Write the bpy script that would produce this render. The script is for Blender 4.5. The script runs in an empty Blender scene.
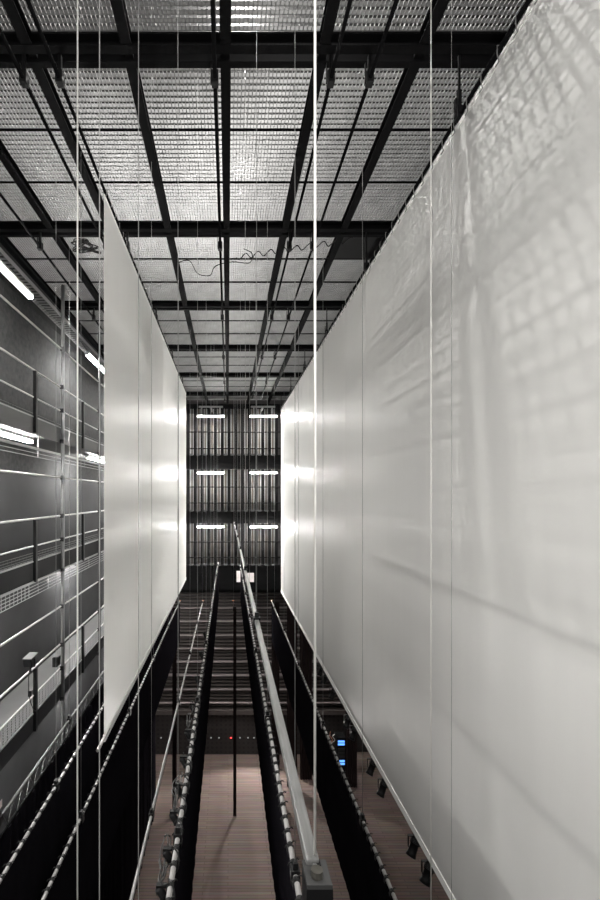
import bpy, bmesh, math, random
from mathutils import Vector, Matrix
random.seed(7)
sc = bpy.context.scene
COL = sc.collection
F = 450.0            # focal length in pixels of the 600x900 frame
VX, VY = 228.0, 496.0
H = 14.9             # eye height over the stage floor
FAR = 26.2           # end wall
ORD = ['first', 'second', 'third', 'fourth', 'fifth', 'sixth', 'seventh', 'eighth', 'ninth', 'tenth', 'eleventh',
       'twelfth', 'thirteenth', 'fourteenth', 'fifteenth', 'sixteenth', 'seventeenth', 'eighteenth', 'nineteenth', 'twentieth']

# ------------------------------------------------------------------ materials
def mat(name, col, rough=.6, metal=0.0, var=.12, scale=6.0, stretch=(1, 1, 1), spec=.4, bump=0.0, bscale=60, emit=None, trans=0.0):
    m = bpy.data.materials.new(name); m.use_nodes = True
    nt = m.node_tree; N = nt.nodes; L = nt.links; N.clear()
    out = N.new('ShaderNodeOutputMaterial')
    if emit is not None:
        e = N.new('ShaderNodeEmission'); e.inputs[0].default_value = (*col, 1); e.inputs[1].default_value = emit
        L.new(e.outputs[0], out.inputs[0]); return m
    b = N.new('ShaderNodeBsdfPrincipled')
    b.inputs['Roughness'].default_value = rough; b.inputs['Metallic'].default_value = metal
    b.inputs['Specular IOR Level'].default_value = spec
    tc = N.new('ShaderNodeTexCoord'); mp = N.new('ShaderNodeMapping'); mp.inputs['Scale'].default_value = stretch
    nz = N.new('ShaderNodeTexNoise'); nz.inputs['Scale'].default_value = scale; nz.inputs['Detail'].default_value = 4
    L.new(tc.outputs['Object'], mp.inputs[0]); L.new(mp.outputs[0], nz.inputs[0])
    mx = N.new('ShaderNodeMix'); mx.data_type = 'RGBA'
    mx.inputs[6].default_value = (*[c * (1 - var) for c in col], 1); mx.inputs[7].default_value = (*[min(1, c * (1 + var)) for c in col], 1)
    L.new(nz.outputs[0], mx.inputs[0]); L.new(mx.outputs[2], b.inputs['Base Color'])
    if bump:
        n2 = N.new('ShaderNodeTexNoise'); n2.inputs['Scale'].default_value = bscale; L.new(mp.outputs[0], n2.inputs[0])
        bp = N.new('ShaderNodeBump'); bp.inputs['Strength'].default_value = bump; L.new(n2.outputs[0], bp.inputs['Height'])
        L.new(bp.outputs[0], b.inputs['Normal'])
    if trans:
        t = N.new('ShaderNodeBsdfTranslucent'); L.new(mx.outputs[2], t.inputs[0])
        ms = N.new('ShaderNodeMixShader'); ms.inputs[0].default_value = trans
        L.new(b.outputs[0], ms.inputs[1]); L.new(t.outputs[0], ms.inputs[2]); L.new(ms.outputs[0], out.inputs[0])
    else:
        L.new(b.outputs[0], out.inputs[0])
    return m

M = dict(
    steel=mat('dark_painted_steel', (.0055, .0055, .006), .7, .0, spec=.06),
    galv=mat('galvanised_steel', (.27, .27, .267), .5, .3, .3, 3),
    pipe=mat('bare_tube', (.40, .39, .38), .45, .3, .2, 8),
    alu=mat('aluminium_tube', (.25, .25, .245), .42, .5, .4, 9, (6, .5, 6)),
    wire=mat('wire_rope', (.24, .24, .235), .5, .2),
    wirel=mat('bright_wire_rope', (.80, .79, .75), .45, .0),
    black=mat('black_plastic', (.008, .008, .0085), .5, spec=.25),
    drape=mat('black_wool', (.014, .0128, .016), 1.0, 0, .2, 30, spec=.0),
    curtain=mat('brown_black_curtain', (.030, .022, .022), 1.0, 0, .2, 30, spec=.0),
    tie=mat('black_tape', (.02, .02, .02), .8),
    screen=mat('white_screen_cloth', (.80, .795, .78), .43, 0, .02, 2, (1, 3, .25), spec=.33, trans=.45),
    lampfar=mat('end_wall_lamp_tube', (1, .985, .95), emit=200.0),
    matte=mat('matte_black', (.004, .004, .0042), .9, spec=.05),
    midgrey=mat('grey_scaffold_tube', (.15, .15, .15), .45, .3),
    wall_glow_mid=mat('lower_boards_lamp_glow', (.045, .045, .047), .8, 0, .2, 1.3, spec=.1, bump=.1, bscale=25),  # same wall grey, lightened to carry the glow under the middle gallery
    wall_glow_low=mat('base_boards_lamp_glow', (.085, .085, .088), .8, 0, .2, 1.3, spec=.1, bump=.1, bscale=25),  # lightened further for the lamp glow below the lowest gallery
    kick=mat('kick_plate_paint', (.045, .045, .046), .5),
    hem=mat('white_hem', (.93, .925, .90), .8, 0, .02),
    lamp=mat('lamp_tube', (1, .985, .95), emit=235.0),
    lamph=mat('lamp_housing', (.55, .55, .55), .4, .1),
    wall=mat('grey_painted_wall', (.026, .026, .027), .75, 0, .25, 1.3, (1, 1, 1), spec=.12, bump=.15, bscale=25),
    concrete=mat('dark_concrete', (.028, .028, .0284), .85, 0, .85, 9, spec=.1, bump=.8, bscale=18),
    roof=mat('roof_soffit', (.025, .025, .025), .8, 0, .3),
    dark=mat('dark_wall', (.010, .0095, .0098), .7, 0, .2),
    ledge=mat('wall_ledge', (.235, .20, .20), .6, 0, .15),
    slat=mat('wall_slat', (.07, .058, .055), .6, 0, .2),
    tube=mat('light_guide_tube', (.33, .33, .325), .45, .2),
    rope=mat('tan_rope', (.13, .105, .075), .9),
    tray=mat('zinc_tray', (.30, .30, .30), .4, .5),
    deck=mat('grey_deck', (.072, .072, .072), .6, .1, .2, 2),
    grey=mat('grey_metal', (.075, .075, .075), .45, .4),
    orange=mat('orange_cap', (.75, .25, .10), .6),
    pale=mat('pale_board', (.75, .68, .68), .7),
    glass=mat('lamp_glass', (.10, .11, .13), .1, 0, .1, spec=.8),
    blue=mat('blue_display', (.10, .30, .95), emit=1.2),
    red=mat('red_indicator', (1.0, .05, .05), emit=2.0),
    white_ind=mat('white_indicator', (.8, .85, .8), emit=.22),
    copper=mat('orange_cable', (.55, .22, .14), .6),
    knob=mat('brass_knob', (.12, .115, .10), .35, .6),
)

def floor_material():
    m = bpy.data.materials.new('stage_boards'); m.use_nodes = True
    nt = m.node_tree; N = nt.nodes; L = nt.links; b = N['Principled BSDF']
    tc = N.new('ShaderNodeTexCoord'); br = N.new('ShaderNodeTexBrick')
    br.inputs['Scale'].default_value = 1.0; br.inputs['Brick Width'].default_value = 2.6; br.inputs['Row Height'].default_value = .14
    br.inputs['Mortar Size'].default_value = .006; br.offset = .37
    br.inputs['Color1'].default_value = (.128, .097, .086, 1); br.inputs['Color2'].default_value = (.100, .075, .066, 1)
    br.inputs['Mortar'].default_value = (.035, .024, .021, 1)
    L.new(tc.outputs['Object'], br.inputs['Vector'])
    mp = N.new('ShaderNodeMapping'); mp.inputs['Scale'].default_value = (.7, 9, 1); L.new(tc.outputs['Object'], mp.inputs[0])
    nz = N.new('ShaderNodeTexNoise'); nz.inputs['Scale'].default_value = 1.5; nz.inputs['Detail'].default_value = 6; L.new(mp.outputs[0], nz.inputs[0])
    mx = N.new('ShaderNodeMix'); mx.data_type = 'RGBA'; mx.blend_type = 'MULTIPLY'; mx.inputs[0].default_value = .55
    L.new(br.outputs[0], mx.inputs[6]); L.new(nz.outputs[1], mx.inputs[7])
    hs = N.new('ShaderNodeHueSaturation'); hs.inputs['Saturation'].default_value = 1.0; hs.inputs['Value'].default_value = 1.5
    L.new(mx.outputs[2], hs.inputs['Color']); L.new(hs.outputs[0], b.inputs['Base Color'])
    b.inputs['Roughness'].default_value = .8; b.inputs['Specular IOR Level'].default_value = .12
    return m

def slat_wall_material():
    """end wall: dark boarding with fine horizontal battens"""
    m = bpy.data.materials.new('boarded_wall'); m.use_nodes = True
    nt = m.node_tree; N = nt.nodes; L = nt.links; b = N['Principled BSDF']
    tc = N.new('ShaderNodeTexCoord'); mp = N.new('ShaderNodeMapping'); mp.inputs['Scale'].default_value = (.3, .3, 14); L.new(tc.outputs['Object'], mp.inputs[0])
    nz = N.new('ShaderNodeTexNoise'); nz.inputs['Scale'].default_value = 1.0; L.new(mp.outputs[0], nz.inputs[0])
    cr = N.new('ShaderNodeValToRGB'); cr.color_ramp.elements[0].color = (.012, .011, .011, 1); cr.color_ramp.elements[1].color = (.04, .034, .033, 1)
    L.new(nz.outputs[0], cr.inputs[0]); L.new(cr.outputs[0], b.inputs['Base Color']); b.inputs['Roughness'].default_value = .7
    return m

def perf_material():
    m = bpy.data.materials.new('perforated_panel'); m.use_nodes = True
    nt = m.node_tree; N = nt.nodes; L = nt.links; b = N['Principled BSDF']
    tc = N.new('ShaderNodeTexCoord'); br = N.new('ShaderNodeTexBrick')
    br.offset = 0; br.inputs['Brick Width'].default_value = .26; br.inputs['Row Height'].default_value = .26; br.inputs['Mortar Size'].default_value = .075
    br.inputs['Scale'].default_value = 1; br.inputs['Color1'].default_value = (.012, .010, .010, 1); br.inputs['Color2'].default_value = (.016, .013, .013, 1)
    br.inputs['Mortar'].default_value = (.024, .020, .019, 1)
    mp = N.new('ShaderNodeMapping'); mp.inputs['Rotation'].default_value = (math.pi / 2, 0, 0)
    L.new(tc.outputs['Object'], mp.inputs[0]); L.new(mp.outputs[0], br.inputs['Vector'])
    L.new(br.outputs[0], b.inputs['Base Color']); b.inputs['Roughness'].default_value = .8
    return m

M['floor'] = floor_material(); M['board'] = slat_wall_material(); M['perf'] = perf_material()

# ------------------------------------------------------------------ mesh helpers
class MB:
    def __init__(s): s.v = []; s.f = []; s.mi = []; s.cur = 0
    def face(s, *i): s.f.append(i); s.mi.append(s.cur)
    def box(s, x0, x1, y0, y1, z0, z1):
        b = len(s.v)
        s.v += [(x0, y0, z0), (x1, y0, z0), (x1, y1, z0), (x0, y1, z0), (x0, y0, z1), (x1, y0, z1), (x1, y1, z1), (x0, y1, z1)]
        for q in ((0, 3, 2, 1), (4, 5, 6, 7), (0, 1, 5, 4), (1, 2, 6, 5), (2, 3, 7, 6), (3, 0, 4, 7)): s.face(*[b + k for k in q])
        return s
    def bar(s, p, q, w, h=None):
        """rectangular bar from p to q"""
        p, q = Vector(p), Vector(q); d = (q - p).normalized(); h = h or w
        up = Vector((0, 0, 1)) if abs(d.z) < .95 else Vector((1, 0, 0))
        a = d.cross(up).normalized() * w / 2; c = a.cross(d).normalized() * h / 2
        b = len(s.v)
        for o in (p, q): s.v += [tuple(o - a - c), tuple(o + a - c), tuple(o + a + c), tuple(o - a + c)]
        for k in range(4): s.face(b + k, b + (k + 1) % 4, b + 4 + (k + 1) % 4, b + 4 + k)
        s.face(b + 3, b + 2, b + 1, b); s.face(b + 4, b + 5, b + 6, b + 7)
        return s
    def tube(s, pts, r, n=8, cap=True):
        pts = [Vector(p) for p in pts]; b = len(s.v); prev = None
        for i, p in enumerate(pts):
            d = (pts[min(i + 1, len(pts) - 1)] - pts[max(i - 1, 0)]).normalized()
            if prev is None:
                up = Vector((0, 0, 1)) if abs(d.z) < .9 else Vector((1, 0, 0)); a = d.cross(up).normalized()
            else:
                a = (prev - d * prev.dot(d)).normalized()
            prev = a; c = d.cross(a)
            rr = r[i] if isinstance(r, (list, tuple)) else r
            for k in range(n):
                t = 2 * math.pi * k / n; s.v.append(tuple(p + (a * math.cos(t) + c * math.sin(t)) * rr))
        for i in range(len(pts) - 1):
            for k in range(n):
                s.face(b + i * n + k, b + i * n + (k + 1) % n, b + (i + 1) * n + (k + 1) % n, b + (i + 1) * n + k)
        if cap:
            s.face(*[b + k for k in reversed(range(n))]); e = b + (len(pts) - 1) * n; s.face(*[e + k for k in range(n)])
        return s
    def mesh(s, name, mats, smooth=False):
        me = bpy.data.meshes.new(name); me.from_pydata(s.v, [], s.f); me.update()
        for m in (mats if isinstance(mats, (list, tuple)) else [mats]): me.materials.append(m)
        me.polygons.foreach_set('material_index', s.mi)
        if smooth: me.polygons.foreach_set('use_smooth', [True] * len(s.f))
        return me
    def obj(s, name, m, parent=None, smooth=False):
        o = bpy.data.objects.new(name, s.mesh(name, m, smooth)); COL.objects.link(o)
        if parent is not None: o.parent = parent
        return o

def tag(o, label, cat, group=None):
    o['label'] = label; o['category'] = cat
    if group: o['group'] = group
    return o
def thing(name, loc, label, cat, group=None):
    o = bpy.data.objects.new(name, None); o.empty_display_size = .1; o.location = loc; COL.objects.link(o)
    return tag(o, label, cat, group)
def struct(o): o['kind'] = 'structure'; return o
def part(name, me, parent, loc=(0, 0, 0), rot=(0, 0, 0)):
    o = bpy.data.objects.new(name, me); o.location = loc; o.rotation_euler = rot; o.parent = parent; COL.objects.link(o); return o
def copy_tree(o, loc, label=None, parent=None):
    c = o.copy(); COL.objects.link(c)
    if parent is None: c.location = loc
    else: c.parent = parent
    if label: c['label'] = label
    for ch in list(o.children): copy_tree(ch, None, None, c)
    return c
Z = lambda z: H + z      # heights relative to the eye -> world

# ------------------------------------------------------------------ room
XL, XR, YN = -5.5, 9.0, -1.7
GRID = 5.53; BEAM = 5.37
struct(MB().box(XL - .2, XR + .2, YN - .2, FAR + .2, -.2, 0).obj('floor', M['floor']))
struct(MB().box(XL - .2, XR + .2, YN - .2, FAR + .2, Z(8.6), Z(8.8)).obj('ceiling', M['roof']))
struct(MB().box(XL - .2, XL, YN, FAR, 0, Z(8.6)).obj('wall_left', M['concrete']))
struct(MB().box(XR, XR + .2, YN, FAR, 0, Z(8.6)).obj('wall_right', M['dark']))
struct(MB().box(XL, XR, YN - .2, YN, 0, Z(8.6)).obj('wall_near', M['dark']))
struct(MB().box(XL - .2, XR + .2, FAR, FAR + .2, 0, Z(8.6)).obj('wall_far', M['board']))
# plain painted boards on the left wall, between the galleries; lower two coloured with lamp glow
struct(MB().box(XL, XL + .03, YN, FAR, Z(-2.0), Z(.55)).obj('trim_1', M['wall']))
struct(MB().box(XL, XL + .03, YN, FAR, Z(-5.2), Z(-2.0)).obj('trim_2', M['wall_glow_mid']))
struct(MB().box(XL, XL + .03, YN, FAR, 0, Z(-5.2)).obj('trim_3', M['wall_glow_low']))

# ------------------------------------------------------------------ grid: cross beams, long beams, grating
BY = [5.36 + 3.69 * k for k in range(6)]        # near face of every double cross beam
BX = [-.03 + 1.185 * k for k in range(-4, 4)]  # long beams
XE = 3.55
for k, y in enumerate(BY):
    t = thing('cross_beam', (0, y, Z(BEAM)), f'black double steel cross beam of the grid, {ORD[k]} one counting from the camera', 'beam', 'grid cross beams')
    for j, (a, b) in enumerate(((0, .11), (.20, .29))):
        m = MB(); x0, x1 = XL + .02, XE
        m.box(x0, x1, a, b, 0, .025); m.box(x0, x1, a if j else b - .02, b if j == 0 else a + .02, .025, .135); m.box(x0, x1, a, b, .135, .16)
        m.obj('channel', M['steel'], t)
    for x in BX: part('splice_plate', MB().box(-.05, .05, -.0, .09, 0, .09).mesh('splice_plate', M['steel']), t, (x, .11, .03))

def ibeam(length):
    m = MB(); w = .065
    m.box(-w, w, 0, length, 0, .02); m.box(-.012, .012, 0, length, .02, .13); m.box(-w, w, 0, length, .13, .15)
    return m.mesh('long_beam', M['steel'])
segs = [(2.2, BY[0] - .005)] + [(BY[k] + .295, BY[k + 1] - .005) for k in range(5)] + [(BY[5] + .295, FAR - .02)]
for bi, (y0, y1) in enumerate(segs):
    me = ibeam(y1 - y0)
    for k, x in enumerate(BX):
        where = 'in front of the nearest cross beam' if bi == 0 else (f'between {ORD[bi-1]} and {ORD[bi]} cross beams' if bi < 6 else 'beyond the sixth cross beam')
        o = part('long_beam', me, None, (x, y0, Z(BEAM) + .005))
        tag(o, f'black steel long beam {where}, {ORD[k]} from the left wall', 'beam', 'grid long beams')

def grating(px, py):
    """welded bar grating: bearing bars across, thin cross rods along"""
    m = MB(); g = .012
    nb = max(2, round(py / .095)); nc = max(2, round(px / .052))
    for i in range(nb + 1):
        y = g + (py - 2 * g) * i / nb
        m.box(g, px - g, y - .005, y + .005, 0, .050)
    for i in range(nc + 1):
        x = g + (px - 2 * g) * i / nc
        m.box(x - .005, x + .005, g, py - g, -.004, .012)
    return m.mesh('grating_panel', M['galv'])
rows = [(BY[0] - 1.1, BY[0], 0)]
for bi, (y0, y1) in enumerate(segs[1:]):
    a, b = BY[bi] + .29, (BY[bi + 1] if bi < 5 else FAR - .27)
    for j in range(3): rows.append((a + (b - a) * j / 3, a + (b - a) * (j + 1) / 3, bi * 3 + j + 1))
cache = {}
HATCH = (4, 6)   # grating row / column where a black hatch lies instead
for (y0, y1, ri) in rows:
    for c in range(len(BX) - 1):
        key = round(y1 - y0, 3)
        if key not in cache: cache[key] = grating(BX[1] - BX[0], y1 - y0)
        if ri == 0: where = 'in front of the nearest cross beam'
        else: where = f'{ORD[(ri-1)%3]} row beyond the {ORD[(ri-1)//3]} cross beam'
        if (ri, c) == HATCH:
            h = thing('hatch_cover', (BX[c], y0, Z(GRID)), 'black hatch cover filling one bay of the grid beside the right screen', 'hatch')
            MB().box(.08, 1.10, .08, y1 - y0 - .03, -.03, .02).obj('plate', M['black'], h)
            fm = MB(); L_, W_ = 1.15, y1 - y0
            fm.box(.03, L_, .03, .08, -.03, .05); fm.box(.03, L_, W_ - .05, W_, -.03, .05); fm.box(.03, .08, .08, W_ - .05, -.03, .05); fm.box(1.10, L_, .08, W_ - .05, -.03, .05)
            fm.obj('frame', M['steel'], h); continue
        o = part('grating_panel', cache[key], None, (BX[c], y0, Z(GRID)))
        tag(o, f'galvanised grating panel, {where}, {ORD[c]} column from left', 'grating', 'grating panels of the grid')
for bi in range(6):
    for j in (1, 2):
        y = next(r[0] for r in rows if r[2] == bi * 3 + j + 1)
        m = MB(); m.box(BX[0], BX[-1], -.022, .022, .002, .012); m.box(BX[0], BX[-1], -.004, .004, -.012, .002)
        o = m.obj('support_bar', M['steel']); o.location = (0, y, Z(GRID) - .018)
        tag(o, f'thin dark support bar under the grating, {ORD[j-1]} one beyond the {ORD[bi]} cross beam', 'bar', 'grating support bars')
# cables left lying on the grating
def cable(name, pts, r, m, label, cat='cable', group=None):
    # smooth the polyline
    P = [Vector(p) for p in pts]; out = []
    for i in range(len(P) - 1):
        p0, p1, p2, p3 = P[max(i - 1, 0)], P[i], P[i + 1], P[min(i + 2, len(P) - 1)]
        for s in range(5):
            t = s / 5
            out.append(.5 * ((2 * p1) + (p2 - p0) * t + (2 * p0 - 5 * p1 + 4 * p2 - p3) * t * t + (3 * p1 - p0 - 3 * p2 + p3) * t ** 3))
    out.append(P[-1])
    o = MB().tube(out, r, 6).obj(name, m, None, True)
    return tag(o, label, cat, group)
zc = Z(GRID) - .012
zc = Z(GRID) - .04
rnd = random.Random(5); pts = []
for i in range(34):
    pts.append((-3.15 + .33 * math.cos(i * 2.3) * (.5 + .5 * rnd.random()), 9.85 + .36 * math.sin(i * 1.7 + .4) * (.4 + .6 * rnd.random()), zc - .004 * (i % 3)))
cable('coiled_cable', pts, .012, M['black'], 'tangled coil of black cable lying on the grid beyond the left screen top')
pts = []
for i in range(60):
    pts.append((.2 + i * .042, 10.35 - .012 * i + .11 * math.sin(i * .95), zc - .012 * math.cos(i * .95)))
cable('loose_cable', pts, .012, M['black'], 'wavy black cable running across the grid left of the black hatch')
pts = [(-1.2, 10.6, zc), (-.9, 10.5, zc), (-.75, 11.1, zc), (-.45, 11.2, zc), (-.3, 10.75, zc), (.1, 10.55, zc), (.5, 10.6, zc), (.55, 10.2, zc), (.35, 10.0, zc)]
cable('loose_cable', pts, .010, M['black'], 'black cable bending in a loop on the grid above the middle')

# ------------------------------------------------------------------ high battens hung just under the grid
HZ = 5.09
def hanger_mesh():
    m = MB(); m.box(-.042, .042, -.05, .05, -.055, .09); m.box(-.02, .02, -.025, .025, .10, .30); m.box(-.055, -.042, -.02, .02, -.03, .2); return m.mesh('hanger', M['black'])
HANG = hanger_mesh()
def high_batten(r, label, y0=2.2, y1=None, z=HZ, sgn=1, px=None):
    x = z / r * sgn
    y1 = y1 or 24.5
    t = thing('batten_pipe', (x, y0, Z(z)), label, 'batten', 'high battens under the grid')
    MB().tube([(0, 0, 0), (0, y1 - y0, 0)], .024, 10).obj('pipe', M['steel'], t, True)
    for by in BY:
        if y0 < by + .15 < y1:
            h = part('hanger', HANG, t, (0, by + .15 - y0, 0))
            if BEAM - z > .4:
                part('hanger_rod', MB().box(-.012, .012, -.012, .012, 0, BEAM - z - .25).mesh('hanger_rod', M['black']), h, (0, 0, .27))
    return x
high_batten(1.325, 'black batten pipe under the grid nearest the left wall', sgn=-1)
high_batten(2.04, 'black batten pipe under the grid, second from the left wall', sgn=-1)
XLS = -high_batten(2.475, 'black batten pipe carrying the left white screen', y1=22.0, sgn=-1) * -1
high_batten(32, 'black batten pipe under the grid nearest the picture middle', sgn=-1)
high_batten(4.05, 'black batten pipe hung under the grid right of the middle', y1=23.5)
high_batten(2.94, 'black batten pipe under the grid nearest the right screen', y1=23.5)
ZR = 4.66; XRS = 2.83
high_batten(ZR / XRS, 'black batten pipe carrying the large right white screen', z=ZR, y0=1.3, y1=24.0)

# ------------------------------------------------------------------ screens
def fold(y, z, top, seed, y0, y1):
    rnd = random.Random(seed); d = 0
    for _ in range(16):
        c = y0 + (y1 - y0) * rnd.random(); w = .05 + .10 * rnd.random(); a = .03 * (rnd.random() - .5) * 2; ln = 1.5 + 3.5 * rnd.random()
        d += a * math.exp(-((y - c) / w) ** 2) * math.exp(-(top - z) / ln)
    return d
def screen(name, x, y0, y1, z0, z1, label, seed, fy):
    t = thing(name, (x, y0, Z(z1)), label, 'screen', 'white screens')
    ny, nz = 260, 40; m = MB(); th = .004
    for side in (0, 1):
        b = len(m.v)
        for j in range(nz + 1):
            z = z0 + (z1 - z0) * j / nz
            for i in range(ny + 1):
                y = y0 + (y1 - y0) * i / ny
                sc_ = .02 * max(0, 1 - (y - y0) / .5) ** 2
                m.v.append((fold(y, z, z1, seed, *fy) + (th if side else 0), y - y0, z - z1))
        for j in range(nz):
            for i in range(ny):
                q = (b + j * (ny + 1) + i, b + j * (ny + 1) + i + 1, b + (j + 1) * (ny + 1) + i + 1, b + (j + 1) * (ny + 1) + i)
                m.face(*(q if side else q[::-1]))
    m.obj('cloth', M['screen'], t, True)
    MB().box(-.016, .020, 0, y1 - y0, z0 - z1 - .11, z0 - z1 + .0).obj('hem', M['hem'], t)
    MB().box(-.006, .012, 0, y1 - y0, -.05, .012).obj('webbing', M['hem'], t)
    tie = MB()
    tie.tube([(0, 0, -.02), (.03, 0, .03), (.03, .01, .115), (-.03, .015, .115), (-.034, .012, .03), (-.012, .02, -.05), (-.03, .05, -.08)], .006, 5)
    tm = tie.mesh('tie', M['wire'], True)
    n = int((y1 - y0) / .30)
    for i in range(n + 1): part('tie', tm, t, (0, .05 + (y1 - y0 - .1) * i / n, .0))
    return t
YL0, YL1 = 450 * 2.057 / 124.0, 22.0
ls = screen('projection_screen', -2.057, YL0, YL1, -1.93 * 2.057, HZ - .09, 'tall white screen at left seen at a steep angle, hung from the grid', 3, (12, 21.5))
tp = MB().tube([(.002, -.38, 0), (.002, .3, 0)], .026, 12, cap=False); tp.tube([(.002, .3, 0), (.002, -.38, 0)], .019, 12, cap=False)
bp = tp.obj('bottom_pipe', M['pipe'], ls, True); bp.location.z = -1.93 * 2.057 - (HZ - .09) - .04
screen('projection_screen', XRS, 1.3, 24.0, -1.795 * XRS + .07, ZR - .09, 'huge white screen filling the right side, hung from the grid', 11, (8, 23))

# ------------------------------------------------------------------ low battens with lift lines and black drapes
CL = MB(); CL.box(-.04, .04, -.05, .05, -.075, .045); CL.box(-.022, .022, -.03, .03, .045, .10)
CLAMP = CL.mesh('clamp', M['black'])
BO = MB().box(-.043, -.040, -.02, .02, -.02, .02).mesh('bolt', M['galv'])
TI = MB()
TI.tube([(0, -.030, 0), (0, .030, 0)], .0285, 10)
TI.box(-.034, -.026, -.02, .02, -.06, .0); TI.tube([(.01, .01, .026), (.04, .025, .036), (.055, .03, .02)], .006, 5); TI.tube([(-.01, -.01, .026), (-.04, -.025, .034), (-.058, -.03, .01)], .006, 5)
TIE = TI.mesh('tie', M['tie'], True)
ZTOP = 8.5
LINES = []
def batten(label, x, z, y0, y1, lines, m='pipe', r=.025, name='batten_pipe', square=False, short='', cap='orange'):
    t = thing(name, (x, y0, Z(z)), label, 'batten', 'low battens over the stage')
    if square:
        mb = MB(); w = .026
        mb.box(-w, w, 0, y1 - y0, -w, w)
        o = mb.obj('pipe', M[m], t)
        bv = o.modifiers.new('Bevel', 'BEVEL'); bv.width = .008; bv.segments = 2
    else: MB().tube([(0, 0, 0), (0, y1 - y0, 0)], r, 12).obj('pipe', M[m], t, True)
    c = MB().tube([(0, y1 - y0, 0), (0, y1 - y0 + .05, 0)], r + .012, 10).obj('end_cap', M[cap], t, True)
    if cap == 'orange': c['label'] = 'orange end cap'
    ok = [y for y in lines if y0 <= y <= y1]
    for y in ok:
        c = part('clamp', CLAMP, t, (0, y - y0, 0)); part('bolt', BO, c)
    for i, y in enumerate(ok):
        LINES.append((x, y, z + .09, short, i, len(ok)))
    return t
def lines(px0, x, step, n=9): 
    y = F * x / (px0 - VX); return [y + step * k for k in range(n)]

B = {}
def drape(x, y0, y1, z0, z1, label, amp=.004, ties=True, m='drape', wl=.22, name='border_drape', group='black drapes on the battens', tx=0):
    t = thing(name, (x, y0, Z(z1)), label, 'drape', group)
    ny = int((y1 - y0) / .045); nz = 6; mb = MB(); rnd = random.Random(int(x * 100) + int(y0 * 10))
    ph = [rnd.random() * 1.5 for _ in range(ny + 1)]
    for side in (0, 1):
        b = len(mb.v)
        for j in range(nz + 1):
            f = j / nz; z = (z0 - z1) * (1 - f)
            for i in range(ny + 1):
                y = (y1 - y0) * i / ny
                am = amp * (.45 + .55 * (1 - f))
                dx = am * math.sin(2 * math.pi * y / wl + .6 * math.sin(y * 2.1)) + am * .5 * math.sin(2 * math.pi * y / (wl * 2.7))
                mb.v.append((dx + (.006 if side else 0), y, z))
        for j in range(nz):
            for i in range(ny):
                q = (b + j * (ny + 1) + i, b + j * (ny + 1) + i + 1, b + (j + 1) * (ny + 1) + i + 1, b + (j + 1) * (ny + 1) + i)
                mb.face(*(q if side else q[::-1]))
    c = mb.obj('cloth', M[m], t, True)
    if ties:
        n = int((y1 - y0) / .19)
        for i in range(min(n, 96)): part('tie', TIE, t, (tx, .1 + i * .19 + random.uniform(-.02, .02), .035))
    return t
YE = 22.0; ZB = -5.13
# flat truss at the far left, with a full-height curtain
x1 = -3.51; z1_ = -4.95
t = thing('truss_batten', (x1, 4.6, Z(z1_)), 'flat ladder truss batten with zigzag lacing beside the left gallery', 'truss')
L1 = YE - 4.6
MB().tube([(0, 0, 0), (0, L1, 0)], .024, 10).obj('top_chord', M['midgrey'], t, True)
MB().tube([(0, 0, -.31), (0, L1, -.31)], .022, 10).obj('bottom_chord', M['steel'], t, True)
m = MB(); n = int(L1 / .16)
pz = [(0, L1 * i / n, -.02 if i % 2 else -.29) for i in range(n + 1)]
m.tube(pz, .009, 5)
lc = m.obj('lacing', M['grey'], t, True)
for y in (6.9, 9.95, 12.9, 15.8, 18.7):
    c = part('clamp', CLAMP, t, (0, y - 4.6, .0)); part('bolt', BO, c)
for i, y in enumerate((6.9, 9.95, 12.9, 15.8, 18.7)): LINES.append((x1, y, z1_ + .09, 'the ladder truss at far left', i, 5))
card = MB().box(-.075, -.07, -.09, .09, -.055, .055).obj('paper_tag', M['pale']); card.location = (x1 + .072, 6.9, Z(z1_) + .19)
tag(card, 'small white tag on the ladder truss at far left', 'tag')
drape(x1, 4.7, YE - .3, -14.85, z1_ - .33, 'pleated black curtain falling from the ladder truss to the floor', .05, False, wl=.3, name='stage_curtain')

x2 = -2.74; z2 = -4.62
batten('batten pipe wrapped with black ties, just right of the ladder truss', x2, z2, 4.4, YE, lines(56, x2, 3.45), short='the tied batten nearest the ladder truss')
drape(x2, 4.4, YE - .2, -6.15, z2 - .035, 'short black border drape tied to the batten right of the ladder truss')
x3 = ZB / 2.184
batten('tied batten pipe below the lower edge of the left screen', x3, ZB, 4.4, YE, lines(81, x3, 3.5), short='the tied batten below the left screen')
drape(x3, 4.4, YE - .15, x3 * 3.0, ZB - .035, 'black border drape tied to the batten below the left screen')
x4 = ZB / 4.17
batten('bare pale batten pipe left of the cable-hung batten', x4, ZB, 3.3, YE, [F * x4 / (77.5 - VX)] + [F * x4 / (151.5 - VX), F * x4 / (178.5 - VX)] + lines(190, x4, 3.5, 3), short='the bare pale batten')
z5 = -3.35; x5 = z5 / 6.8
batten('batten pipe crowded with lanterns and cables, left of the middle', x5, z5, 3.2, 22.6, lines(178, x5, 2.85), short='the batten crowded with lanterns', cap='black')
drape(x5 + .02, 3.2, 22.4, x5 * 10.5, z5 - .035, 'black border drape under the batten crowded with lanterns', .004, tx=-.02)
z6 = -1.44; x6 = .33
b6 = batten('bright square metal batten in the middle, closest below the camera', x6, z6, 1.75, 24.6, [5.19, 8.61, 12.0, 15.4, 18.9, 22.3], m='alu', square=True, short='the bright square batten', cap='black')
z7 = -3.4; x7 = -z7 / 5.62
batten('tied batten pipe just left of the bright square batten', x7, z7, 3.3, 22.0, lines(295, x7, 2.85), short='the tied batten beside the bright square one', cap='black')
drape(x7, 3.3, 21.9, -x7 * 8.5, z7 - .035, 'black border drape left of the bright square batten', .004)
x8 = -ZB / 2.41
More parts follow.
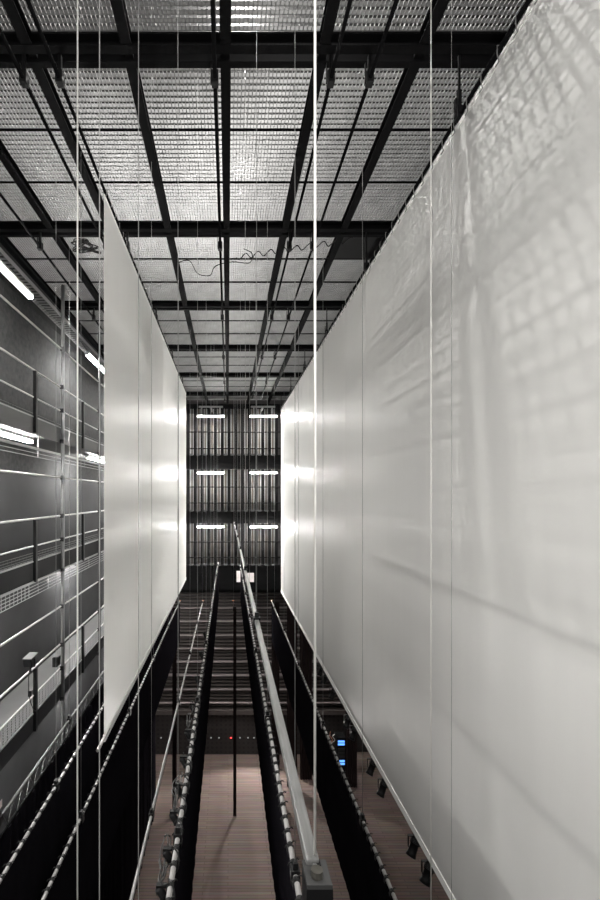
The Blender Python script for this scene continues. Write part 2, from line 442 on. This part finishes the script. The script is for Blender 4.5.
batten('tied batten pipe left of the lower edge of the right screen', x8, ZB, 4.4, YE, [F * x8 / 203.0, F * x8 / 134.5] + lines(323, x8, 3.5, 4), short='the tied batten beside the right screen')
drape(x8, 4.4, YE - .1, -x8 * 3.3, ZB - .035, 'black border drape tied to the batten beside the right screen')
x9 = .17
x9 = 5.2 / F * 22
batten('short batten pipe seen end on in the middle', x9, ZB, 19.5, YE, [20.4], m='curtain', short='the short batten seen end on')
# lift lines
groups = {}
for (x, y, z, short, i, n) in LINES:
    p = VX + F * x / y
    bright = min(abs(p - q) for q in (77.5, 431)) < 1.5
    r = .0062 if bright else (.0032 if y < 8 else .0045)
    o = MB().tube([(0, 0, 0), (0, 0, ZTOP - z)], r, 6).obj('lift_line', M['wirel' if bright else 'wire'], None, True)
    o.location = (x, y, Z(z))
    tag(o, f'{ORD[i]} lift line from the camera down to {short}', 'cable', 'steel lift lines')
# near end head of the bright batten with its thick white line
hx, hy = F and .340, 1.72
t = thing('rigging_head', (hx, hy, Z(z6)), 'black clamp box with round knob at the near end of the square batten', 'clamp')
MB().box(-.05, .048, -.06, .04, -.16, -.012).obj('body', M['black'], t)
m = MB(); m.box(-.048, .046, -.06, .058, -.012, .004);  m.obj('top_plate', M['grey'], t)
MB().tube([(-.004, -.02, .004), (-.004, -.02, .03)], .022, 16).obj('knob', M['knob'], t)
b_ = MB(); b_.tube([(-.004, .022, .004), (-.004, .022, .014)], .009, 8); b_.obj('bolt', M['galv'], t, True)
MB().box(.0, .02, .02, .05, -.01, .012).obj('socket', M['black'], t)
o = MB().tube([(0, 0, 0), (0, 0, ZTOP - z6)], .005, 8).obj('lift_line', M['wirel'], None, True); o.location = (hx + .003, 1.775, Z(z6) + .004)
tag(o, 'thick white lift line down to the black clamp box with round knob', 'cable', 'steel lift lines')
# thin line in front of the left screen edge and over the right screen
for (px, x, z, lab) in ((99.5, x5, z5, 'thin lift line close left of the left screen edge'), (138.5, x5, z5, 'thin lift line crossing the left screen near its outer edge'),
                        (451.5, x8, ZB, 'thin lift line hanging just right of the bright line across the right screen')):
    y = F * x / (px - VX)
    o = MB().tube([(0, 0, 0), (0, 0, ZTOP + 14.9)], .0022, 6).obj('lift_line', M['wire'], None, True); o.location = (x, y, 0)
    tag(o, lab, 'cable', 'steel lift lines')

# ------------------------------------------------------------------ lanterns and cables on the crowded batten
def lantern_parts(t, s=1.0, tilt=-.5):
    MB().tube([(0, 0, .0), (0, 0, .12 * s)], .012 * s, 6).obj('hook', M['grey'], t)
    y = MB(); y.box(-.10 * s, -.09 * s, -.02, .02, -.16 * s, .0); y.box(.09 * s, .10 * s, -.02, .02, -.16 * s, .0); y.box(-.10 * s, .10 * s, -.02, .02, -.01, .01)
    y.obj('yoke', M['black'], t)
    d = Vector((math.sin(tilt), .15, -math.cos(tilt))).normalized(); c = Vector((0, 0, -.15 * s))
    b = MB().tube([c - d * .14 * s, c - d * .12 * s, c + d * .08 * s, c + d * .14 * s], [.05 * s, .075 * s, .08 * s, .095 * s], 12).obj('body', M['black'], t, True)
    g = MB().tube([c + d * .141 * s, c + d * .148 * s], .085 * s, 12).obj('lens', M['glass'], b, True)
proto = None
ys = [3.85, 4.25, 4.75, 5.2, 5.75, 6.4, 7.2, 8.3, 9.6, 11.0]
side_words = ['nearest', 'second nearest', 'third nearest', 'fourth nearest', 'fifth nearest', 'sixth nearest', 'seventh nearest', 'eighth nearest', 'ninth nearest', 'farthest']
LM = {}
for i, y in enumerate(ys):
    lab = f'small black lantern clamped left of the crowded batten, {side_words[i]} of its row'
    loc = (x5 - .075, y, Z(z5) + .02)
    if proto is None:
        proto = thing('stage_lantern', loc, lab, 'lantern', 'small lanterns on the crowded batten'); lantern_parts(proto, .45, .5)
    else: copy_tree(proto, loc, lab)
for i, (y, n) in enumerate(((3.95, 9), (4.9, 8), (6.6, 8))):
    pts = []
    rnd = random.Random(i)
    for k in range(n * 2): pts.append((x5 - .07 - .06 * rnd.random() + .03 * math.sin(k), y + .55 * k / (n * 2) + .12 * math.sin(k * 1.7), Z(z5) + .03 - .14 * rnd.random()))
    cable('loose_cable', pts, .007, M['grey'], f'tangled cable draped over the crowded batten, {ORD[i]} from the camera', group='cables on the crowded batten')
pts = [(x5 + .01 + .034 * math.cos(k * 1.05), 3.4 + k * .06, Z(z5) + .034 * math.sin(k * 1.05)) for k in range(120)]
cable('wrapped_cable', pts, .008, M['black'], 'black cable wrapped in a spiral around the crowded batten')

# spotlights hanging under the right screen's lower edge
t = thing('lamp_batten', (2.98, 3.4, Z(-5.28)), 'black lamp batten hidden behind the lower edge of the right screen', 'batten')
MB().tube([(0, 0, 0), (0, 20.0, 0)], .025, 10).obj('pipe', M['steel'], t, True)
spx = [(428, 872), (414, 846), (383, 790), (372, 772), (354, 738), (348, 724), (333, 694), (325, 680), (321, 668)]
proto = None
for i, (px, py) in enumerate(spx):
    r = (py - VY) / (px - VX); x = 2.93; y = F * x / (px - VX); zz = -5.29
    lab = f'black spotlight under the lower edge of the right screen, {["nearest","second nearest","third nearest","fourth nearest","fifth nearest","sixth nearest","seventh nearest","eighth nearest","farthest"][i]} of the row'
    if proto is None:
        proto = thing('spotlight', (x, y, Z(zz)), lab, 'spotlight', 'spotlights under the right screen')
        MB().tube([(.04, 0, .02), (.0, 0, -.06)], .014, 6).obj('hook', M['grey'], proto)
        m = MB(); m.box(-.095, -.087, -.02, .02, -.23, -.05); m.box(.087, .095, -.02, .02, -.23, -.05); m.box(-.095, .095, -.02, .02, -.06, -.05); m.obj('yoke', M['black'], proto)
        d = Vector((-.45, -.25, -.85)).normalized(); c = Vector((0, 0, -.22))
        b = MB().tube([c - d * .15, c - d * .13, c - d * .03, c - d * .02, c + d * .10, c + d * .15], [.05, .07, .075, .06, .065, .08], 14).obj('body', M['black'], proto, True)
        MB().tube([c + d * .151, c + d * .158], .07, 14).obj('lens', M['glass'], b, True)
        m = MB()
        for k in range(5): m.tube([c - d * (.12 - .018 * k), c - d * (.113 - .018 * k)], .079, 14)
        m.obj('cooling_fins', M['grey'], b)
    else: copy_tree(proto, (x, y, Z(zz)), lab)
cable('hanging_cable', [(2.78, 6.55, Z(-5.9)), (2.55, 6.5, Z(-6.2)), (2.4, 6.3, Z(-6.55)), (2.5, 6.1, Z(-6.6)), (2.74, 6.05, Z(-6.1))], .008, M['black'], 'black cable loop hanging between the two nearest spotlights')

# ------------------------------------------------------------------ left galleries
XO = -4.13
GY0, GY1 = 3.0, 25.0
GZ = [1.39, -1.776, -4.94]
GUARD = dict(upper=(.31, .36, 2), middle=(.40, .56, 4), lowest=(.34, .70, 8))
names = ['upper', 'middle', 'lowest']
posts_half = [9.58 + 3.15 * k for k in range(-1, 5)]
hang_y = [11.1 + 3.17 * k for k in range(-1, 5)]
for zd, nm in zip(GZ, names):
    t = thing('gallery_walkway', (XO, GY0, Z(zd)), f'{nm} steel gallery walkway along the left wall', 'gallery', 'left wall galleries')
    Lg = GY1 - GY0
    MB().box(XL - XO + .03, -.01, 0, Lg, -.08, 0).obj('deck', M['deck'], t)
    MB().box(-.012, .0, 0, Lg, -.06, .28 if zd > 0 else (.365 if nm == 'middle' else .30)).obj('kick_plate', M['kick' if zd > 0 else 'wall'], t)
    MB().tube([(0, 0, 1.29), (0, Lg, 1.29)], .021, 8).obj('top_rail', M['pipe'], t, True)
    MB().tube([(0, 0, .71), (0, Lg, .71)], .017, 8).obj('mid_rail', M['pipe'], t, True)
    ga, gb, gn = GUARD[nm]
    m = MB()
    for k in range(gn): zz = ga + (gb - ga) * k / (gn - 1); m.box(-.014, -.004, 0, Lg, zz, zz + .010)
    for k in range(int(Lg / .16)): m.box(-.012, -.006, k * .16, k * .16 + .006, ga, gb)
    m.obj('mesh_guard', M['grey'], t)
    MB().box(-.02, .012, 0, Lg, ga - .03, ga - .005).obj('guard_lip', M['tray'], t)
    pm = MB().box(-.03, .03, -.045, .045, -.05, 1.27).mesh('post', M['black'])
    for y in posts_half: part('post', pm, t, (.03, y - GY0, 0))
    # lighting pipe above the rail
    o = MB().tube([(0, 0, 0), (0, Lg, 0)], .021, 8).obj('lighting_pipe', M['pipe'], None, True); o.location = (XO + .02, GY0, Z(zd + 1.29 + .94))
    tag(o, f'long pipe running above the handrail of the {nm} left gallery', 'pipe', 'pipes above the gallery handrails')
    if nm == 'lowest': continue
    # cable tray outside the deck edge
    zt = -.56 if nm == 'upper' else -.34
    t = thing('cable_tray', (XO, GY0, Z(zd + zt)), f'cable tray with thin bright bars below the edge of the {nm} left gallery', 'cable tray', 'cable trays below the galleries')
    hgt = .16 if nm == 'upper' else .27
    m = MB(); nb_ = 3 if nm == 'upper' else 5
    for k in range(nb_):
        zz = hgt * k / (nb_ - 1); m.box(.01, .022, 0, Lg, zz, zz + (.012 if k < nb_ - 1 else .05))
    m.obj('side_rail', M['tray'], t)
    rm = MB().box(.012, .02, -.008, .008, 0, hgt + .01).mesh('rung', M['tray'])
    for k in range(24 if nm == 'middle' else 0): part('rung', rm, t, (0, 5.0 + k * .16 if k < 8 else 5.0 + (k - 6) * 1.0 - .7, 0))
    dm = MB().box(.0, .012, -.02, .02, .0, -zt - .02).mesh('drop_rod', M['grey'])
    for y in posts_half: part('drop_rod', dm, t, (0, y + .2 - GY0, 0))
for i, y in enumerate(hang_y):
    t = thing('gallery_hanger', (XO + .055, y, Z(-6.2)), f'vertical scaffold tube tying the left galleries together, {ORD[i]} from the camera', 'tube', 'gallery hanger tubes')
    MB().tube([(0, 0, 0), (0, 0, 11.4)], .042 if i % 2 else .036, 10).obj('tube', M['midgrey' if i % 2 else 'black'], t, True)
    cm = MB().box(-.045, .045, -.05, .05, -.05, .05).mesh('coupler', M['black'])
    for zd in GZ:
        for dz in (-.05, .71, 1.29, 2.23): part('coupler', cm, t, (-.01, 0, zd + dz + 6.2))
# edge tray of the grid at the left wall
t = thing('cable_tray', (-4.62, 3.0, Z(4.95)), 'slotted cable tray under the grid along the left wall', 'cable tray', 'cable trays below the galleries')
m = MB(); m.box(-.35, -.33, 0, 22, 0, .1); m.box(-.02, 0, 0, 22, 0, .1); m.obj('side_rail', M['tray'], t)
m = MB()
for k in range(int(22 / .16)): m.box(-.33, -.02, k * .16, k * .16 + .06, .01, .03)
m.obj('rung', M['tray'], t)
struct(MB().box(XL, BX[0] - .07, YN, FAR, Z(BEAM - .1), Z(BEAM)).obj('trim_4', M['dark']))

# lamps ----------------------------------------------------------------
def fluor(loc, rz, L, label, group, lm='lamp', hw=.042, rod=None):
    t = thing('fluorescent_lamp', loc, label, 'lamp', group); t.rotation_euler.z = rz
    m = MB(); m.box(-.07, .07, -L / 2, L / 2, .03, .09); 
    m.obj('housing', M['lamph'], t)
    MB().box(-hw, hw, -L / 2 + .02, L / 2 - .02, -hw / 2, .03).obj('tube', M[lm], t)
    if rod:
        for s in (-1, 1): MB().bar((0, s * L * .35, .09), (rod[0], s * L * .35, .06 + rod[1]), .025).obj('lamp_arm', M['grey'], t)
    for s in (-1, 1): MB().box(-.055, .055, s * (L / 2 - .01) - .012, s * (L / 2 - .01) + .012, -.025, .03).obj('end_cap', M['lamph'], t)
    return t
LY = [9.1, 15.25, 21.4]; LX = -4.45
for zd, nm in zip([4.64] + GZ, ['edge of the grid', 'upper gallery', 'middle gallery', 'lowest gallery']):
    for i, y in enumerate(LY):
        fluor((LX if zd > 0 else -5.1, y, Z(zd - .175)), 0, 2.1, f'lit fluorescent lamp below the {nm} at left, {ORD[i]} from the camera', 'lamps along the left galleries', rod=(-.5, .77) if zd > 4 else None)
# far galleries
FY = 25.0
for r_, (py, nm) in enumerate(((416.5, 'top'), (473, 'middle'), (527, 'lowest'))):
    z = (VY - py) * (FY - .5) / F
    for c_, x in enumerate((-3.7, -.95, 1.93, 4.6)):
        if c_ == 3: continue
        lab = f'lit fluorescent lamp on the end wall, {nm} row, {"behind the left screen" if c_ == 0 else ("left" if c_ == 1 else "right") + " of the two in view"}'
        fluor((x, FY - .50, Z(z)), math.pi / 2, 1.48, lab, 'lamps on the end wall', 'lampfar', .045, (.50, .10))

# ------------------------------------------------------------------ far wall: guide rails, tubes, gallery bands
X0, X1 = -2.9, 3.4
pxs = [188 + 6.82 * k for k in range(14)]
for i, px in enumerate(pxs):
    x = (px - VX) * 25.5 / F
    o = MB().box(-.065, .065, -.06, .06, Z(-5.2), Z(5.2)).obj('guide_rail', M['matte']); o.location = (x, 25.5, 0)
    tag(o, f'black vertical guide rail on the end wall, {ORD[i]} from the left', 'rail', 'guide rails on the end wall')
    if i == len(pxs) - 1: break
    for j, (dx, mm, r, nm, kind) in enumerate(((.125, 'tube', .022, 'guide_tube', 'left'), (.275, 'tube', .022, 'guide_tube', 'right'), (.195, 'rope', .018, 'hand_rope', ''))):
        o = MB().tube([(0, 0, Z(-5.2)), (0, 0, Z(5.0))], r, 8).obj(nm, M[mm], None, True); o.location = (x + dx, 25.85, 0)
        if kind: tag(o, f'pale vertical tube on the end wall, {kind} one of {ORD[i]} bay from left', 'tube', 'pale tubes on the end wall')
        else: tag(o, f'tan hand rope on the end wall in the {ORD[i]} bay from left', 'rope', 'hand ropes on the end wall')
for r_, (pa, pb, rails, nm) in enumerate(((455, 469, (432, 448.5), 'upper'), (511, 523.5, (487, 503), 'middle'), (565, 590, (542, 557.5), 'lowest'))):
    za, zb = (VY - pa) * FY / F, (VY - pb) * FY / F
    t = thing('end_gallery', (0, FY, Z(zb)), f'{nm} black gallery band across the end wall', 'gallery', 'galleries on the end wall')
    MB().box(X0, X1, .0, .12, 0, za - zb).obj('fascia', M['matte'], t)
    MB().box(X0, X1, .1, .45, 0, .06).obj('deck', M['steel'], t)
    for p in rails:
        zz = (VY - p) * FY / F - zb
        MB().tube([(X0, .02, zz), (X1, .02, zz)], .03, 6).obj('rail', M['matte'], t, True)
    m = MB()
    cm = MB().box(-.09, .09, -.05, .0, -.05, .05).mesh('bracket', M['deck'])
    for i in range(len(pxs) - 1):
        if nm != 'lowest' or True: part('bracket', cm, t, ((pxs[i] + 3.4 - VX) * FY / F, 0, za - zb + .02))
struct(MB().box(XL, XR, FAR - .25, FAR, Z(4.75), Z(5.3)).obj('trim_5', M['steel']))
struct(MB().box(XL, XR, 25.3, FAR, Z(-5.4), Z(-5.2)).obj('trim_6', M['matte']))
# lamp arms hanging from the grid at the top lamps
for i, px in enumerate((210.8, 263)):
    y = FY - .5; x = (px - VX) * y / F; z = (VY - 414) * y / F; h = 6.4 * y / F
    t = thing('lamp_bracket', (x, y, Z(z)), f'pale bracket frame holding the {"left" if i == 0 else "right"} top lamp on the end wall', 'bracket', 'lamp brackets at the end wall')
    for dx in (-.50, .50): MB().box(dx - .04, dx + .04, -.02, .02, 0, h).obj('upright', M['galv'], t)
    MB().box(-.66, .66, -.03, .03, h, h + .09).obj('crossbar', M['galv'], t)
    MB().box(-.05, .05, .03, 1.4, h + .01, h + .08).obj('arm', M['galv'], t)
# boarded lower end wall
for i, py in enumerate((608, 621.5, 635.4, 648.6, 662, 675.6, 689.6, 703)):
    z = (VY - py) * 25.9 / F
    struct(MB().box(XL, 6.8, 25.85, FAR, Z(z - .024), Z(z + .024)).obj(f'trim_{10+i}', M['ledge']))
k = 0
for py in [594 + 3.37 * q for q in range(35)]:
    z = (VY - py) * 26 / F
    struct(MB().box(XL, 6.8, 26.0, FAR, Z(z - .045), Z(z + .02)).obj(f'trim_{30+k}', M['slat'])); k += 1
z = (VY - 712.5) * 25.8 / F
struct(MB().box(XL, 6.8, 25.75, FAR, Z(z - .12), Z(z + .12)).obj('trim_20', M['slat']))
struct(MB().box(XL, 6.8, 25.95, FAR, .0, Z(z - .12)).obj('trim_21', M['perf']))
for i, px in enumerate((161, 204, 211, 219, 231, 240, 248, 254, 304)):
    x = (px - VX) * 25.9 / F; zz = (VY - 738) * 25.9 / F
    red = px == 231
    o = MB().tube([(0, 0, 0), (0, -.05, 0)], .035 if not red else .03, 8).obj('indicator_light', M['red' if red else 'white_ind']); o.location = (x, 25.95, Z(zz))
    if red: o.scale = (1.8, 1, .8)
    tag(o, 'small red light low on the end wall' if red else f'small pale light low on the end wall, {ORD[i if i < 4 else i-1]} from left', 'light', None if red else 'pale indicator lights low on the end wall')
# pale boards high on the end wall, beside the square batten
for a, b, c_, d, lab in ((236.5, 241, 571, 582, 'narrow pale board on the end wall left of the square batten'), (245, 254, 573, 582, 'wider pale board on the end wall right of the square batten')):
    y = 24.968
    o = MB().box((a - VX) * y / F, (b - VX) * y / F, 0, .03, Z((VY - d) * y / F), Z((VY - c_) * y / F)).obj('notice_board', M['pale']); o.location.y = y
    tag(o, lab, 'board', 'pale boards on the end wall')
# far leg curtains right of the middle
def leg(px0, px1, y, zt, zb, label):
    xa, xb = (px0 - VX) * y / F, (px1 - VX) * y / F
    m = MB(); n = 24
    for s in (0, 1):
        b = len(m.v)
        for zz in (zb, zt):
            for i in range(n + 1): m.v.append((xa + (xb - xa) * i / n, .04 * math.sin(i * 1.3) + .01 * s, Z(zz)))
        for i in range(n):
            q = (b + i, b + i + 1, b + n + 2 + i, b + n + 1 + i); m.face(*(q[::-1] if s else q))
    o = m.obj('leg_curtain', M['curtain'], None, True); o.location.y = y
    tag(o, label, 'curtain', 'leg curtains at the far end')
leg(233.2, 236.4, 20.9, ZB - .03, -14.88, 'narrow black bundled leg curtain reaching the floor in the middle')
leg(172.3, 176.6, 20.9, ZB - .05, -14.88, 'narrow black bundled leg curtain reaching the floor left of the crowded batten')
leg(271.5, 279.5, 22.4, -5.3, -14.88, 'brown black leg curtain at the far end of the tied right batten')
leg(287, 297, 23.0, -4.6, -14.88, 'dark leg curtain at the far end beside the right screen')
leg(300, 312, 23.6, -4.8, -14.88, 'dark leg curtain at the far end, right of the other legs')
leg(345.5, 357, 23.0, -8, -14.88, 'dark leg curtain standing right of the rack with blue displays')

# equipment rack with blue displays on the floor
t = thing('equipment_rack', (6.15, 24.6, 0), 'black equipment rack with blue lit displays on the far floor', 'rack')
x0 = (337 - VX) * 24.2 / F; x1r = (345.5 - VX) * 24.2 / F
t.location = (x0, 24.2, 0)
w = x1r - x0
MB().box(0, w, 0, .6, 0, 1.9).obj('cabinet', M['black'], t)
for k, zz in enumerate((.45, .6, 1.5, 1.65)):
    MB().box(.05, w - .05, -.02, 0, zz, zz + .10).obj('display', M['blue'], t)
for k, zz in enumerate((.8, 1.0, 1.2)):
    MB().box(.04, w - .04, -.02, 0, zz, zz + .15).obj('drawer', M['grey'], t)
for i in range(5):
    rnd = random.Random(i + 50)
    xx = (324 + 2.4 * i - VX) * 24 / F
    pts = [(xx + .3 * (rnd.random() - .5), 24.3, 2.0 - .18 * k + .2 * rnd.random()) for k in range(6)]
    cable('loose_cable', pts, .02, M['copper' if i % 2 else 'pale'], f'tangled bright cable left of the equipment rack, {ORD[i]} from left', group='tangled cables by the rack')

# ------------------------------------------------------------------ floodlight and sockets on the left gallery rail
x = XO + .03; y = F * XO / (29 - VX); z = GZ[2] + 1.31
t = thing('floodlight', (x, y, Z(z)), 'black floodlight with pale top standing on the lowest left handrail', 'floodlight')
MB().tube([(0, 0, -.02), (0, 0, .12)], .02, 8).obj('stem', M['black'], t)
m = MB(); m.box(-.10, -.085, -.02, .02, .10, .26); m.box(.085, .10, -.02, .02, .10, .26); m.box(-.1, .1, -.02, .02, .09, .105); m.obj('yoke', M['black'], t)
m = MB()
b = 0
m.v += [(-.085, -.13, .12), (.085, -.13, .12), (.085, .10, .16), (-.085, .10, .16), (-.085, -.17, .29), (.085, -.17, .29), (.085, .17, .31), (-.085, .17, .31)]
for q in ((0, 3, 2, 1), (4, 5, 6, 7), (0, 1, 5, 4), (1, 2, 6, 5), (2, 3, 7, 6), (3, 0, 4, 7)): m.face(*q)
bd = m.obj('body', M['black'], t); bv = bd.modifiers.new('Bevel', 'BEVEL'); bv.width = .012; bv.segments = 2
m = MB(); m.v += [(-.09, -.175, .292), (.09, -.175, .292), (.09, .175, .312), (-.09, .175, .312), (-.09, -.175, .31), (.09, -.175, .31), (.09, .175, .33), (-.09, .175, .33)]
for q in ((0, 3, 2, 1), (4, 5, 6, 7), (0, 1, 5, 4), (1, 2, 6, 5), (2, 3, 7, 6), (3, 0, 4, 7)): m.face(*q)
c = m.obj('visor', M['kick'], t); c['label'] = 'pale grey top visor'
cable('hanging_cable', [(x + .03, y - .1, Z(z + .13)), (x + .05, y - .2, Z(z - .1)), (x + .05, y - .15, Z(z - .5)), (x + .06, y + .05, Z(z - .85)), (x + .05, y + .25, Z(z - .9))], .008, M['black'], 'black cable hanging from the floodlight on the left handrail')
for (px, py, k_, lab) in ((56.5, 661, 1, 'black socket box on the lowest left gallery, right of the floodlight'), (30.5, 693, .5, 'black socket box on the lowest left gallery, below the floodlight')):
    y = F * (XO + .08) / (px - VX); z = (VY - py) * y / F
    t = thing('socket_box', (XO + .08, y, Z(z)), lab, 'box', 'socket boxes')
    MB().box(-.06 * k_, .06 * k_, -.10 * k_, .10 * k_, -.11 * k_, .11 * k_).obj('housing', M['black'], t)
    MB().box(-.05 * k_, .07 * k_, -.09 * k_, .09 * k_, .11 * k_, .125 * k_).obj('lid', M['grey'], t)

# ------------------------------------------------------------------ lights that stand outside the frame
def area(name, loc, sx, sy, power, rot=(0, 0, 0), col=(1, .985, .955)):
    l = bpy.data.lights.new(name, 'AREA'); l.shape = 'RECTANGLE'; l.size = sx; l.size_y = sy; l.energy = power; l.color = col
    o = bpy.data.objects.new(name, l); o.location = loc; o.rotation_euler = rot; COL.objects.link(o); return o
def point(name, loc, power, rad, col=(1, .98, .95)):
    l = bpy.data.lights.new(name, 'POINT'); l.energy = power; l.shadow_soft_size = rad; l.color = col
    o = bpy.data.objects.new(name, l); o.location = loc; COL.objects.link(o); return o
# unseen fill lights added behind and beside the camera, shaped like gallery tubes
for i, (x, z, p) in enumerate(((-2.4, 3.3, 12), (1.0, 2.8, 12), (-2.4, .95, 12), (1.0, .95, 70), (-2.4, -2.1, 25))):
    area('near_fill', (x, -.35, Z(z)), 1.5, .12, p, (math.radians(90), 0, 0))
# the left gallery tubes nearest the camera and the right gallery tubes behind the right screen
for z in (4.46, 1.2, -1.95):
    area('left_gallery_tube', (LX, 3.0, Z(z)), .05, 2.1, 52 if z < 4 else 9, (0, math.radians(-60), 0))
    for y in (3.5, 9.6, 15.7, 21.8): area('right_gallery_tube', (5.6, y, Z(z)), .10, 2.1, 26, (0, math.radians(60), 0))
# work lights above the grid
for i, (x, y, z, p) in enumerate(((1.0, 4.75, 7.8, 165), (.2, 8.2, 8.2, 260), (.4, 12.0, 8.2, 260), (.2, 15.6, 8.2, 260), (.3, 19.2, 8.2, 220), (-2.6, 5.8, 8.1, 320), (-.5, 5.75, 8.0, 340))):
    point('grid_work_light', (x, y, Z(z)), p, .012)
# floor floods
def spot(name, loc, tgt, power, ang, rad=.05):
    l = bpy.data.lights.new(name, 'SPOT'); l.energy = power; l.spot_size = math.radians(ang); l.spot_blend = .4; l.shadow_soft_size = rad; l.color = (1, .95, .92)
    o = bpy.data.objects.new(name, l); o.location = loc; o.rotation_euler = (Vector(tgt) - Vector(loc)).to_track_quat('-Z', 'Y').to_euler(); COL.objects.link(o)
spot('stage_work_light', (1.78, 25.3, Z(-12.4)), (.2, 12, 0), 640, 140)
spot('stage_work_light', (-2.87, 24.2, Z(-12.4)), (-1.0, 14, 0), 110, 100)

# ------------------------------------------------------------------ camera and output look
w = bpy.data.worlds.new('dark_house'); sc.world = w; w.use_nodes = True
w.node_tree.nodes['Background'].inputs[0].default_value = (.5, .5, .5, 1); w.node_tree.nodes['Background'].inputs[1].default_value = .02
cd = bpy.data.cameras.new('camera'); cam = bpy.data.objects.new('camera', cd); COL.objects.link(cam)
cam.location = (0, 0, H); cam.rotation_euler = (math.pi / 2, 0, 0)
cd.sensor_fit = 'VERTICAL'; cd.sensor_height = 36; cd.sensor_width = 24; cd.lens = 18
cd.shift_x = (300 - VX) / 900; cd.shift_y = (VY - 450) / 900
cd.clip_start = .05; cd.clip_end = 200
sc.camera = cam
sc.view_settings.view_transform = 'Standard'; sc.view_settings.look = 'None'; sc.view_settings.exposure = .88; sc.view_settings.gamma = 1
sc.view_settings.use_curve_mapping = False
sc.cycles.use_denoising = True
sc.cycles.max_bounces = 8; sc.cycles.diffuse_bounces = 5
